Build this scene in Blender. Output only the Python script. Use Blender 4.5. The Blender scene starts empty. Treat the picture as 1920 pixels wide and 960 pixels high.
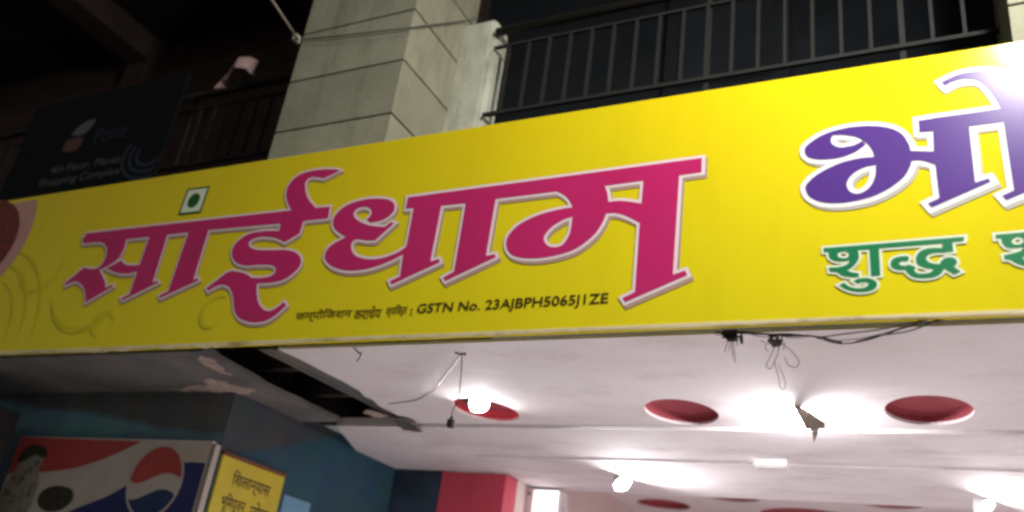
import bpy, bmesh, math, random
from mathutils import Vector, Matrix
from mathutils.geometry import delaunay_2d_cdt
random.seed(7)
scene = bpy.context.scene
COL = scene.collection

# ------------------------------------------------------------------ camera
cam_data = bpy.data.cameras.new('camera')
cam = bpy.data.objects.new('camera', cam_data)
COL.objects.link(cam)
cam_data.sensor_width = 36.0
cam_data.lens = 36.0 * 1653.0 / 1920.0
cam_data.clip_start = 0.05
cam_data.clip_end = 600
cam.matrix_world = Matrix(((0.8951546, 0.07397628, 0.43957451, 0.0),
                           (0.42569019, -0.43440969, -0.79377332, 0.0),
                           (0.13223503, 0.8976724, -0.42035481, 1.6),
                           (0, 0, 0, 1)))
cam_data.dof.use_dof = True
cam_data.dof.focus_distance = 3.1
cam_data.dof.aperture_fstop = 1.5
scene.camera = cam

# ------------------------------------------------------------------ night sky, street light, exposure
SUN_DIR = Vector((0.66, -0.30, 0.69)).normalized()      # towards the light
world = bpy.data.worlds.new('World'); scene.world = world
world.use_nodes = True
wn = world.node_tree
wn.nodes.clear()
out = wn.nodes.new('ShaderNodeOutputWorld')
bg = wn.nodes.new('ShaderNodeBackground')
sky = wn.nodes.new('ShaderNodeTexSky')
sky.sky_type = 'NISHITA'; sky.sun_disc = False
sky.sun_elevation = math.radians(0.0)
sky.sun_rotation = math.atan2(SUN_DIR.x, SUN_DIR.y)
bg.inputs['Strength'].default_value = 0.15
hs = wn.nodes.new('ShaderNodeHueSaturation'); hs.inputs['Saturation'].default_value = 0.25   # grey urban night glow
wn.links.new(sky.outputs[0], hs.inputs['Color']); wn.links.new(hs.outputs[0], bg.inputs[0]); wn.links.new(bg.outputs[0], out.inputs[0])

sun_data = bpy.data.lights.new('sun', 'SUN')
sun_data.energy = 0.62
sun_data.angle = math.radians(4)
sun_data.color = (1.0, 0.95, 0.82)
sun = bpy.data.objects.new('sun', sun_data); COL.objects.link(sun)
sun.rotation_euler = SUN_DIR.to_track_quat('Z', 'Y').to_euler()
sun.location = (6, -5, 9)

scene.view_settings.view_transform = 'Standard'
scene.view_settings.look = 'None'
scene.view_settings.gamma = 1.0
scene.view_settings.use_curve_mapping = False
scene.view_settings.exposure = 0.15
scene.cycles.filter_width = 2.9
scene.cycles.use_denoising = True
scene.cycles.max_bounces = 8
scene.cycles.diffuse_bounces = 6
scene.cycles.sample_clamp_indirect = 6.0
BULB_POWER = 480.0
DOME_POWER = 5000.0
FLOOD_POWER = 720.0
GLYPHS={
 'sai':[
  ['c-3763,3242 c-2476,3229 c-2271,3224 c-2265,3168 c-2518,3169 c-2934,3179 c-3304,3179 c-3759,3186'],
  ['c-3760,3188 -3630,3181 -3579,3153 -3561,3127 -3556,3081 -3577,3046 -3615,3037 c-3686,3050 c-3780,2975 c-3774,2962 -3706,2980 -3642,2950 -3607,2911 c-3583,2863 c-3431,2936 c-3440,2944 c-3480,2931 -3503,2968 c-3569,3029 -3527,3042 -3465,3078 -3449,3134 c-3455,3183 c-3465,3205 c-3777,3222'],
  ['c-3523,3034 c-3440,3068 -3386,3040 c-3302,3035 c-3293,3003 -3356,2996 -3431,3003'],
  ['c-3302,3202 c-3186,3195 c-3179,2937 c-3154,2945 c-3142,2935 c-3338,2860 c-3350,2871 c-3303,2889'],
  ['c-3054,3194 c-2932,3186 c-2930,2933 c-2908,2941 c-2898,2930 c-3098,2858 c-3109,2870 c-3061,2890'],
  ['c-2475,3229 -2514,3277 -2533,3323 -2524,3376 -2475,3410 -2390,3418 -2302,3409 c-2264,3397 c-2344,3370 -2410,3385 -2438,3365 -2427,3319 -2397,3272 c-2351,3230 c-2344,3202 c-2468,3207'],
  ['c-2466,3075 -2527,3102 -2609,3114 -2660,3101 -2661,3076 -2620,3055 -2548,3045 -2450,3038 -2388,3019 -2352,2983 -2357,2944 -2409,2903 -2479,2891 c-2556,2893 -2546,2856 -2516,2799 -2467,2765 -2423,2771 c-2386,2800 c-2368,2783 -2406,2747 -2453,2722 -2526,2718 -2601,2741 -2642,2782 -2669,2840 -2710,2887 -2765,2899 c-2822,2875 c-2837,2889 c-2745,2956 c-2717,2962 -2641,2944 c-2594,2920 -2535,2916 -2486,2925 -2474,2948 -2500,2971 -2575,2979 -2654,2982 -2718,3008 -2749,3049 -2743,3096 -2686,3134 -2598,3141 c-2513,3134 c-2520,3186 c-2393,3177 c-2397,3110'],
 ],
 'dham':[
  ['c-1887,3222 c-711,3236 c-710,3180 c-789,3177 c-915,3173 c-1053,3170 c-1238,3170 c-1485,3168 c-1610,3164 c-1721,3166 c-1885,3171'],
  ['c-2149,3071 -2209,3107 -2234,3143 -2229,3183 -2182,3222 -2099,3237 -2019,3232 -1964,3215 -1942,3188 -1945,3158 -1983,3132 -2039,3126 c-2065,3141 -2048,3164 -2058,3189 -2087,3202 -2123,3199 -2138,3176 -2116,3146 -2056,3116 -2002,3103 c-1969,3098 c-1944,3117 c-1927,3110 c-2000,3042 -2039,3045 -2093,3055 -2112,3040 -2108,3013 -2081,2981 -2025,2962 -1955,2959 -1885,2977 c-1845,3001 c-1842,2973 c-1853,2968 -1914,2942 -1996,2920 -2084,2916 -2159,2932 -2213,2962 -2234,2994 -2220,3035'],
  ['c-1849,3196 c-1723,3181 c-1722,3167 c-1724,2927 c-1689,2935 c-1681,2921 c-1878,2843 c-1889,2858 c-1847,2874 c-1853,2963 c-1846,3013'],
  ['c-1614,3179 c-1486,3176 c-1489,2931 c-1454,2935 c-1447,2923 c-1642,2842 c-1654,2856 c-1612,2878'],
  ['c-1235,3169 -1202,3147 -1181,3122 c-1167,3096 -1218,3094 -1301,3079 -1372,3048 -1407,3010 -1413,2976 -1397,2939 -1359,2916 -1289,2905 -1212,2910 -1139,2929 -1079,2973 -1051,3016 c-1038,3055 c-1034,3103 -1042,3141 c-1055,3171 c-1065,3221 c-1241,3220', 'c-1164,3058 -1201,3048 -1243,3021 -1265,2985 -1251,2955 -1222,2943 -1190,2950 -1167,2993'],
  ['c-1034,3103 -991,3102 -946,3092 c-910,3082 c-888,2989 c-914,3009 -954,3034 -1000,3055 c-1039,3057 c-1055,3083'],
  ['c-912,3194 c-786,3191 c-787,2806 c-748,2818 c-740,2801 c-941,2719 c-951,2734 c-910,2753 c-913,3009'],
 ],
 'bho':[
  ['c-69,3169 -74,3196 -93,3236 -130,3263 -187,3279 -256,3281 -322,3266 -369,3235 -377,3211 -364,3187 -324,3174 -269,3174 -224,3189 c-195,3211 c-204,3226 -229,3214 -268,3211 -293,3227 -297,3246 c-291,3260 -257,3255 -218,3240 -190,3211 -176,3182 c-173,3162 -216,3163 -274,3153 -334,3125 -370,3093 -375,3069 -360,3040 -321,3018 -263,3011 -192,3020 -135,3045 -92,3080 -74,3113 c-68,3133 -39,3129 c-4,3110 c-1,3156', 'c-169,3132 -202,3128 -236,3109 -254,3078 -245,3047 -219,3038 -190,3055 -173,3091'],
  ['c-3,3276 c97,3277 c93,3231 c94,3037 c129,3046 c133,3034 c-24,2967 c-33,2982 c-2,2996 c-7,3151'],
  ['c-42,3274 c179,3279 c329,3281 c324,3234 c183,3231 c93,3230 c-6,3229 c-42,3231'],
  ['c30,3405 81,3425 140,3425 188,3409 245,3364 c318,3256 c180,3279 164,3331 137,3382 107,3401 70,3402 c38,3389'],
  ['c183,3238 c279,3239 c281,3026 c310,3041 c315,3030 c166,2969 c157,2985 c188,2999'],
 ],
 'shuddh':[
  ['c-325,2861 c53,2864 c51,2851 c23,2850 c-3,2848 c-170,2847 c-197,2846 c-231,2846 c-311,2847 c-325,2848'],
  ['c-312,2849 -309,2828 -294,2816 -272,2813 c-253,2815 -260,2802 -282,2795 c-311,2795 c-309,2782 c-288,2779 -273,2766 -249,2760 c-229,2759 c-229,2771 -245,2774 c-261,2781 -239,2799 -227,2820 -228,2838 c-232,2850 c-268,2856 c-312,2855', '-286,2836 -281,2843 -270,2845 -257,2841 -255,2831 -259,2824 -272,2823 -283,2828'],
  ['c-197,2850 c-171,2851 c-171,2760 c-196,2759'],
  ['c-284,2736 c-269,2743 -256,2730 -235,2723 -214,2724 -203,2734 -210,2741 -225,2741 c-231,2737 c-244,2747 -231,2753 -207,2754 -187,2745 -181,2731 -190,2717 -214,2711 -241,2713 -265,2722'],
  ['c-4,2855 c22,2854 c22,2821 c-2,2819 -24,2820 -42,2815 -48,2804 -43,2793 -29,2786 c-14,2784 -9,2795 6,2803 22,2800 29,2789 26,2779 c19,2774 c36,2757 c19,2749 c-4,2769 -14,2754 -32,2745 -58,2743 -83,2748 -97,2760 c-104,2773 -123,2774 -138,2782 -142,2797 -134,2810 -115,2816 -97,2815 c-92,2809 c-98,2799 -112,2800 -120,2795 -116,2788 c-104,2785 c-93,2788 c-76,2779 -81,2769 -74,2760 -60,2757 -42,2759 c-30,2769 -50,2774 -70,2786 -75,2804 -69,2821 -55,2832 -35,2836 c-5,2834'],
 ],
 'shak':[
  ['c130,2863 c234,2865 c233,2852 c137,2851 c130,2851'],
  ['c143,2850 145,2834 156,2821 177,2818 c193,2819 184,2807 c145,2798 c146,2786 160,2783 172,2772 190,2764 c211,2763 c212,2773 199,2775 c187,2785 204,2802 214,2825 c216,2852 c144,2857', '168,2841 176,2849 185,2851 195,2845 194,2833 183,2828 171,2831'],
 ],
}

# ------------------------------------------------------------------ materials
def lin(c): return tuple(c) + (1.0,)
def mat(name, col, rough=0.6, col2=None, nscale=6.0, namt=0.5, bump=0.0, bscale=40.0, spec=0.4, metal=0.0, stretch=None, emit=0.0, sharp=None):
    m = bpy.data.materials.new(name); m.use_nodes = True
    t = m.node_tree; b = t.nodes['Principled BSDF']
    b.inputs['Base Color'].default_value = lin(col)
    b.inputs['Roughness'].default_value = rough
    b.inputs['Specular IOR Level'].default_value = spec
    b.inputs['Metallic'].default_value = metal
    tc = t.nodes.new('ShaderNodeTexCoord'); src = tc.outputs['Object']
    if stretch:
        mp = t.nodes.new('ShaderNodeMapping'); mp.inputs['Scale'].default_value = stretch
        t.links.new(src, mp.inputs[0]); src = mp.outputs[0]
    if col2 is not None:
        n = t.nodes.new('ShaderNodeTexNoise'); n.inputs['Scale'].default_value = nscale; n.inputs['Detail'].default_value = 6
        n.inputs['Roughness'].default_value = 0.62
        t.links.new(src, n.inputs[0])
        r = t.nodes.new('ShaderNodeValToRGB')
        lo, hi = sharp if sharp else (0.32, 0.72)
        r.color_ramp.elements[0].position = lo; r.color_ramp.elements[1].position = hi
        r.color_ramp.elements[0].color = lin(col)
        r.color_ramp.elements[1].color = lin([a + (c - a) * namt for a, c in zip(col, col2)])
        t.links.new(n.outputs[0], r.inputs[0]); t.links.new(r.outputs[0], b.inputs['Base Color'])
    if bump:
        n2 = t.nodes.new('ShaderNodeTexNoise'); n2.inputs['Scale'].default_value = bscale; n2.inputs['Detail'].default_value = 5
        t.links.new(src, n2.inputs[0])
        bp = t.nodes.new('ShaderNodeBump'); bp.inputs['Strength'].default_value = bump; bp.inputs['Distance'].default_value = 0.01
        t.links.new(n2.outputs[0], bp.inputs['Height']); t.links.new(bp.outputs[0], b.inputs['Normal'])
    if emit:
        b.inputs['Emission Color'].default_value = lin(col); b.inputs['Emission Strength'].default_value = emit
    return m

M = {}
M['vinyl'] = mat('yellow_vinyl', (0.80, 0.62, 0.006), 0.14, (0.75, 0.62, 0.010), 1.6, 1.0, 0.05, 2.0, 0.5)
t_ = M['vinyl'].node_tree; b_ = t_.nodes['Principled BSDF']
tc_ = t_.nodes.new('ShaderNodeTexCoord'); sp_ = t_.nodes.new('ShaderNodeSeparateXYZ'); t_.links.new(tc_.outputs['Object'], sp_.inputs[0])
mr_ = t_.nodes.new('ShaderNodeMapRange'); mr_.inputs['From Min'].default_value = 3.45; mr_.inputs['From Max'].default_value = 2.75
t_.links.new(sp_.outputs['Z'], mr_.inputs['Value'])
mx_ = t_.nodes.new('ShaderNodeMixRGB'); mx_.inputs[2].default_value = (0.77, 0.655, 0.010, 1)
src_ = b_.inputs['Base Color'].links[0].from_socket
t_.links.new(mr_.outputs[0], mx_.inputs[0]); t_.links.new(src_, mx_.inputs[1]); t_.links.new(mx_.outputs[0], b_.inputs['Base Color'])
M['magenta'] = mat('magenta_print', (0.57, 0.02, 0.15), 0.24, (0.50, 0.026, 0.14), 3, 1, 0.05, 2.0, 0.5)
M['purple'] = mat('purple_print', (0.092, 0.036, 0.25), 0.24, (0.10, 0.04, 0.27), 3, 1, 0.05, 2.0, 0.5)
M['green'] = mat('green_print', (0.004, 0.19, 0.07), 0.35)
M['dkgreen'] = mat('dark_green_print', (0.012, 0.095, 0.02), 0.4)
M['outline'] = mat('white_print', (0.84, 0.69, 0.74), 0.4)
M['outline2'] = mat('bright_white_print', (0.86, 0.84, 0.86), 0.4)
M['mint'] = mat('pale_mint_print', (0.72, 0.80, 0.62), 0.4)
M['shadow'] = mat('mauve_print', (0.46, 0.31, 0.24), 0.4)
M['shadow2'] = mat('grey_print', (0.50, 0.47, 0.42), 0.4)
M['ink'] = mat('black_print', (0.045, 0.035, 0.008), 0.45)
M['ink_soft'] = mat('brown_print', (0.17, 0.12, 0.008), 0.45)
M['swirl'] = mat('olive_print', (0.50, 0.50, 0.012), 0.4, (0.74, 0.60, 0.01), 5, 1.0)
M['food'] = mat('food_print', (0.22, 0.028, 0.02), 0.4, (0.09, 0.02, 0.012), 30, 1.0, sharp=(0.4, 0.62))
M['plate'] = mat('plate_print', (0.58, 0.33, 0.30), 0.4, (0.50, 0.25, 0.20), 12, 1.0)
M['trim'] = mat('sign_edge', (0.72, 0.62, 0.36), 0.5, (0.35, 0.28, 0.12), 9, 1.0, sharp=(0.5, 0.75))
M['steel'] = mat('dark_steel', (0.06, 0.06, 0.062), 0.5, (0.10, 0.085, 0.07), 25, 1.0, 0.1, 60)
M['rail'] = mat('grey_rail_paint', (0.021, 0.023, 0.022), 0.7, (0.02, 0.018, 0.016), 20, 1.0, 0.1, 50)
M['darkrail'] = mat('black_rail_paint', (0.010, 0.009, 0.009), 0.6, (0.018, 0.013, 0.011), 18, 1.0)
M['pillar'] = mat('pillar_paint', (0.35, 0.345, 0.26), 0.75, (0.285, 0.278, 0.205), 5, 1.0, 0.25, 30, 0.2)
M['groove'] = mat('pillar_groove', (0.10, 0.095, 0.07), 0.9)
M['post'] = mat('post_plaster', (0.66, 0.68, 0.58), 0.8, (0.48, 0.49, 0.41), 6, 1.0, 0.3, 25, 0.2)
M['ceil'] = mat('ceiling_white', (0.78, 0.735, 0.75), 0.85, (0.72, 0.66, 0.67), 2.2, 1.0, 0.10, 5.0, 0.1)
M['ceil2'] = mat('ceiling_white_worn', (0.77, 0.73, 0.75), 0.9, (0.69, 0.64, 0.66), 3.5, 1.0, 0.16, 4.0, 0.08)
M['red'] = mat('recess_red', (0.36, 0.062, 0.08), 0.75, (0.31, 0.05, 0.065), 8, 1.0)
M['soffit'] = mat('sooty_cement', (0.125, 0.125, 0.125), 0.9, (0.24, 0.225, 0.215), 3.0, 1.0, 0.5, 14, 0.15)
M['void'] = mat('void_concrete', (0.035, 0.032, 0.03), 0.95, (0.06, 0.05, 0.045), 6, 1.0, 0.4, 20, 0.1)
M['plaster'] = mat('bare_plaster', (0.55, 0.42, 0.37), 0.9, (0.36, 0.28, 0.25), 14, 1.0, 0.6, 30, 0.1)
M['channel'] = mat('galvanised_channel', (0.30, 0.29, 0.29), 0.45, (0.14, 0.13, 0.13), 10, 1.0, 0.1, 40, 0.4, 0.6, (1, 0.15, 1))
M['teal'] = mat('teal_wall_paint', (0.09, 0.20, 0.24), 0.7, (0.13, 0.25, 0.29), 3, 1.0, 0.25, 25, 0.2)
M['navy'] = mat('dark_blue_wall_paint', (0.02, 0.032, 0.05), 0.7, (0.05, 0.08, 0.12), 4, 1.0, 0.2, 25, 0.2)
M['redwall'] = mat('red_wall_paint', (0.66, 0.085, 0.135), 0.6, (0.60, 0.07, 0.11), 5, 1.0, 0.15, 25, 0.3)
M['inwall'] = mat('interior_pale_pink', (0.74, 0.62, 0.60), 0.6, (0.68, 0.55, 0.53), 3, 1.0, 0.1, 20, 0.3)
M['floor'] = mat('floor_tile', (0.56, 0.55, 0.56), 0.35, (0.50, 0.48, 0.49), 4, 1.0)
M['bounce_pave'] = mat('pale_bounce_concrete', (0.36, 0.34, 0.31), 0.8, (0.28, 0.26, 0.24), 6, 1.0, 0.3, 40)
M['darkfloor'] = mat('dark_passage_floor', (0.13, 0.12, 0.11), 0.8, (0.09, 0.085, 0.08), 6, 1.0)
M['asphalt'] = mat('asphalt', (0.05, 0.049, 0.047), 0.9, (0.075, 0.07, 0.065), 20, 1.0, 0.5, 120, 0.2)
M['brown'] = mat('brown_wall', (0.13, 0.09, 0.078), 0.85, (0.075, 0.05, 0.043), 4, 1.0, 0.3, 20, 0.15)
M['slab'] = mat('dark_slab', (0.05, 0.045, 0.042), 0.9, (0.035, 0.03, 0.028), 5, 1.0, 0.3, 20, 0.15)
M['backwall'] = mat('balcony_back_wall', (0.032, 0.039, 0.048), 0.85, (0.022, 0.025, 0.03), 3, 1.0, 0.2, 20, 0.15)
M['wire'] = mat('black_cable', (0.025, 0.018, 0.016), 0.6)
M['twine'] = mat('brown_cable', (0.10, 0.055, 0.05), 0.7)
M['cable'] = mat('grey_cable', (0.10, 0.095, 0.08), 0.6)
M['pale'] = mat('pale_conduit', (0.45, 0.40, 0.36), 0.6)
M['rag'] = mat('dusty_rag', (0.50, 0.34, 0.33), 0.9, (0.30, 0.19, 0.19), 9, 1.0)
M['shred'] = mat('dusty_paper', (0.34, 0.29, 0.25), 0.9, (0.20, 0.16, 0.13), 22, 1.0, 0.6, 30, 0.1)
M['white'] = mat('white_plastic', (0.80, 0.77, 0.76), 0.4)
M['pinkwhite'] = mat('pink_white_plastic', (0.74, 0.58, 0.58), 0.45)
M['blackbox'] = mat('black_sheet_metal', (0.012, 0.012, 0.012), 0.6, (0.025, 0.022, 0.02), 8, 1.0)
M['cola_red'] = mat('cola_red_print', (0.62, 0.10, 0.095), 0.45, (0.54, 0.085, 0.08), 8, 1.0)
M['cola_white'] = mat('cola_white_print', (0.78, 0.70, 0.64), 0.45, (0.66, 0.58, 0.53), 7, 1.0)
M['cola_blue'] = mat('cola_blue_print', (0.03, 0.042, 0.17), 0.45, (0.038, 0.05, 0.20), 8, 1.0)
M['cola_blue2'] = mat('cola_mid_blue_print', (0.03, 0.075, 0.19), 0.45, (0.022, 0.05, 0.14), 8, 1.0)
M['fig_dark'] = mat('dark_figure_print', (0.035, 0.035, 0.028), 0.5, (0.10, 0.09, 0.06), 30, 1.0)
M['fig_pale'] = mat('pale_figure_print', (0.40, 0.38, 0.30), 0.5, (0.10, 0.10, 0.07), 26, 1.0, sharp=(0.5, 0.62))
M['notice'] = mat('notice_yellow', (0.62, 0.52, 0.035), 0.5, (0.52, 0.43, 0.05), 6, 1.0)
M['brownframe'] = mat('brown_frame', (0.16, 0.06, 0.03), 0.6)
M['skyblue'] = mat('sky_blue_print', (0.16, 0.36, 0.52), 0.6, (0.13, 0.30, 0.44), 6, 1.0)
M['boardnavy'] = mat('board_dark', (0.005, 0.006, 0.008), 0.8, spec=0.15)
M['boardblue'] = mat('board_blue_print', (0.015, 0.022, 0.042), 0.5)
M['boardwhite'] = mat('board_white_print', (0.10, 0.10, 0.105), 0.5)
M['boardred'] = mat('board_red_print', (0.10, 0.045, 0.035), 0.5)
M['bulb'] = mat('lit_bulb', (1.0, 0.97, 0.98), 0.4, emit=BULB_POWER)
M['dome'] = mat('lit_led_dome', (1.0, 0.97, 0.98), 0.4, emit=DOME_POWER)
M['dome_soft'] = mat('lit_led_dome_soft', (1.0, 0.97, 0.98), 0.4, emit=DOME_POWER*0.58)
M['led'] = mat('lit_flood', (1.0, 0.97, 0.90), 0.4, emit=FLOOD_POWER)
M['boxglow'] = mat('added_glow', (1.0, 0.96, 0.96), 0.4, emit=1.6)
M['porcelain'] = mat('bulb_base', (0.70, 0.68, 0.66), 0.4)

def grime(key, col, amt, scale, lo, hi, rnd=0.0):
    t = M[key].node_tree; p = t.nodes['Principled BSDF']; src = p.inputs['Base Color'].links[0].from_socket
    tc = t.nodes.new('ShaderNodeTexCoord'); mp = t.nodes.new('ShaderNodeMapping'); mp.inputs['Scale'].default_value = scale
    n = t.nodes.new('ShaderNodeTexNoise'); n.inputs['Scale'].default_value = 1.0; n.inputs['Detail'].default_value = 8; n.inputs['Roughness'].default_value = 0.7
    r = t.nodes.new('ShaderNodeMapRange'); r.inputs['From Min'].default_value = lo; r.inputs['From Max'].default_value = hi; r.inputs['To Max'].default_value = amt
    m = t.nodes.new('ShaderNodeMixRGB'); m.blend_type = 'MULTIPLY'; m.inputs[2].default_value = lin(col)
    t.links.new(tc.outputs['Object'], mp.inputs[0]); t.links.new(mp.outputs[0], n.inputs[0]); t.links.new(n.outputs[0], r.inputs['Value'])
    t.links.new(r.outputs[0], m.inputs[0]); t.links.new(src, m.inputs[1]); outp = m.outputs[0]
    if rnd:
        oi = t.nodes.new('ShaderNodeObjectInfo'); hv = t.nodes.new('ShaderNodeHueSaturation')
        q = t.nodes.new('ShaderNodeMapRange'); q.inputs['To Min'].default_value = 1-rnd; q.inputs['To Max'].default_value = 1+rnd
        t.links.new(oi.outputs['Random'], q.inputs['Value']); t.links.new(q.outputs[0], hv.inputs['Value']); t.links.new(outp, hv.inputs['Color']); outp = hv.outputs[0]
    t.links.new(outp, p.inputs['Base Color'])
grime('pillar', (0.45, 0.42, 0.34), 0.75, (9, 9, 1.6), 0.50, 0.78, 0.07)
grime('post', (0.45, 0.40, 0.32), 0.8, (14, 14, 3), 0.48, 0.75)
grime('vinyl', (0.70, 0.64, 0.50), 0.28, (5, 5, 0.9), 0.50, 0.80)
grime('magenta', (0.75, 0.6, 0.6), 0.4, (5, 5, 0.9), 0.50, 0.80)
grime('ceil', (0.62, 0.54, 0.50), 0.55, (2.6, 4.5, 1), 0.52, 0.78)
grime('ceil2', (0.55, 0.47, 0.43), 0.65, (2.2, 7, 1), 0.50, 0.76)
grime('redwall', (0.5, 0.4, 0.4), 0.5, (6, 6, 2), 0.5, 0.75)

# wall paint turning grey above a ragged tilted line below the soffit
def grey_top_wall(name, c_paint, c_grey, zline, tilt_axis, tilt, width):
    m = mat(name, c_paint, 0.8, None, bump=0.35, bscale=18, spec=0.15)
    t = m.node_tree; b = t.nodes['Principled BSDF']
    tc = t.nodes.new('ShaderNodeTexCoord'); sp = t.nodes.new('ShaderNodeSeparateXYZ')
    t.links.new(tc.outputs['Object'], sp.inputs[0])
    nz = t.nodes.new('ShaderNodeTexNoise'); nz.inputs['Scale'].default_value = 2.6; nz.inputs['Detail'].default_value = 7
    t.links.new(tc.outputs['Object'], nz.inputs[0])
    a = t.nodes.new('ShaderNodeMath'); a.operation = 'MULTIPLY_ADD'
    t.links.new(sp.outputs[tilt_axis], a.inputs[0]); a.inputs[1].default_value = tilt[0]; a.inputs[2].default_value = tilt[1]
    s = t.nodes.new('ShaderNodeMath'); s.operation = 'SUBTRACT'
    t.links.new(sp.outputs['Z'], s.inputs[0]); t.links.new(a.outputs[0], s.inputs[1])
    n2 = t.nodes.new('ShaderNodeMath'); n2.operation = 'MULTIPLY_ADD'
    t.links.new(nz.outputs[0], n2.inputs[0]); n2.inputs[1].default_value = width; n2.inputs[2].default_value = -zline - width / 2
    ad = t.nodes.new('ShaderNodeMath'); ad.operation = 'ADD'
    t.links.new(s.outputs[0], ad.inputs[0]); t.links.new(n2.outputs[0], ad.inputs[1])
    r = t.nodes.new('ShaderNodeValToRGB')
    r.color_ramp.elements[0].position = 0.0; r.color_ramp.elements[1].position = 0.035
    r.color_ramp.elements[0].color = lin(c_paint); r.color_ramp.elements[1].color = lin(c_grey)
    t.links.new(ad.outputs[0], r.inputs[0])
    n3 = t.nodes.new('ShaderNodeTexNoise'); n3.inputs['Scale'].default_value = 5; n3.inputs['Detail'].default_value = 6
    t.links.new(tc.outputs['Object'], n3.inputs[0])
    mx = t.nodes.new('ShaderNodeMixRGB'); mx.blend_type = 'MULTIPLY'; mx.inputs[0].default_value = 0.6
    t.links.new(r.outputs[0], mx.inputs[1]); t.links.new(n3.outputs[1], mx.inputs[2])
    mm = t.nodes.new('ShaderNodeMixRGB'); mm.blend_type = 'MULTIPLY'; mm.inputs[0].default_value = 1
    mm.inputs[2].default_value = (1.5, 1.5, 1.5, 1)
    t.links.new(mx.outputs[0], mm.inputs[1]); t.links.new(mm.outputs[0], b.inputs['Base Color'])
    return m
M['w1'] = grey_top_wall('light_blue_wall_grey_top', (0.17, 0.33, 0.42), (0.135, 0.15, 0.158), 2.47, 'X', (-0.10, -0.39), 0.10)
M['wside'] = grey_top_wall('teal_wall_shaded_top', (0.03, 0.08, 0.11), (0.055, 0.066, 0.073), 2.40, 'Y', (0.42, -1.42), 0.10)  # grey top paints in the slanted shadow line under the ceiling

# ------------------------------------------------------------------ object helpers
def put(o, parent=None, **props):
    COL.objects.link(o)
    if parent is not None:
        o.parent = parent
        if parent.type == 'EMPTY':
            o.matrix_parent_inverse = Matrix.Translation(-Vector(parent.location))
        elif parent.location.length > 0:
            o.matrix_parent_inverse = Matrix.Translation(-Vector(parent.location))
    for k, v in props.items(): o[k] = v
    return o
def thing(name, label, cat, loc, group=None):
    o = bpy.data.objects.new(name, None); o.location = loc; o.empty_display_size = 0.1
    COL.objects.link(o); o['label'] = label; o['category'] = cat
    if group: o['group'] = group
    return o
def mesh(name, vf, m, parent=None, smooth=False, **props):
    me = bpy.data.meshes.new(name); me.from_pydata(vf[0], [], vf[1]); me.update()
    if m: me.materials.append(M[m])
    if smooth:
        for p in me.polygons: p.use_smooth = True
    return put(bpy.data.objects.new(name, me), parent, **props)
def again(src, loc, parent=None):
    o = src.copy(); o.location = loc
    o.parent = None
    o.matrix_parent_inverse = Matrix.Identity(4)
    return put(o, parent)
def boxvf(a, b, bev=0.0):
    x0, y0, z0 = a; x1, y1, z1 = b
    if not bev:
        v = [(x0,y0,z0),(x1,y0,z0),(x1,y1,z0),(x0,y1,z0),(x0,y0,z1),(x1,y0,z1),(x1,y1,z1),(x0,y1,z1)]
        f = [(0,3,2,1),(4,5,6,7),(0,1,5,4),(1,2,6,5),(2,3,7,6),(3,0,4,7)]
        return v, f
    bm = bmesh.new(); bmesh.ops.create_cube(bm, size=1)
    bmesh.ops.scale(bm, vec=(x1-x0, y1-y0, z1-z0), verts=bm.verts)
    bmesh.ops.translate(bm, vec=((x0+x1)/2, (y0+y1)/2, (z0+z1)/2), verts=bm.verts)
    bmesh.ops.bevel(bm, geom=bm.edges[:], offset=bev, segments=2, affect='EDGES', profile=0.6)
    return frombm(bm)
def frombm(bm):
    bm.verts.ensure_lookup_table(); bm.verts.index_update()
    v = [tuple(x.co) for x in bm.verts]; f = [tuple(y.index for y in x.verts) for x in bm.faces]; bm.free()
    return v, f
def join(*parts):
    v = []; f = []
    for pv, pf in parts:
        n = len(v); v += pv; f += [tuple(i + n for i in x) for x in pf]
    return v, f
def tube(pts, r, n=8, r1=None):
    pts = [Vector(p) for p in pts]; v = []; f = []
    for i, p in enumerate(pts):
        d = (pts[min(i+1, len(pts)-1)] - pts[max(i-1, 0)]).normalized()
        a = d.cross(Vector((0.13, 0.21, 0.97))).normalized()
        if a.length < 1e-4: a = Vector((1, 0, 0))
        b = d.cross(a)
        rr = r if r1 is None else r + (r1 - r) * i / (len(pts) - 1)
        for k in range(n):
            t = 2 * math.pi * k / n
            v.append(tuple(p + (a * math.cos(t) + b * math.sin(t)) * rr))
    for i in range(len(pts) - 1):
        for k in range(n):
            f.append((i*n+k, i*n+(k+1) % n, (i+1)*n+(k+1) % n, (i+1)*n+k))
    f.append(tuple(range(n))[::-1]); f.append(tuple(range((len(pts)-1)*n, len(pts)*n)))
    return v, f
def spline(pts, sub=6):
    P = [Vector(p) for p in pts]; o = []
    for i in range(len(P) - 1):
        p0 = P[max(i-1, 0)]; p1 = P[i]; p2 = P[i+1]; p3 = P[min(i+2, len(P)-1)]
        for k in range(sub):
            t = k / sub
            o.append(0.5*((2*p1)+(p2-p0)*t+(2*p0-5*p1+4*p2-p3)*t*t+(3*p1-p0-3*p2+p3)*t**3))
    o.append(P[-1]); return o
def lathe(prof, c, n=20, axis='z'):
    v = []; f = []
    for r, h in prof:
        for k in range(n):
            t = 2*math.pi*k/n
            v.append((c[0]+r*math.cos(t), c[1]+r*math.sin(t), c[2]+h))
    for i in range(len(prof)-1):
        for k in range(n): f.append((i*n+k, i*n+(k+1) % n, (i+1)*n+(k+1) % n, (i+1)*n+k))
    return v, f

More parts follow.
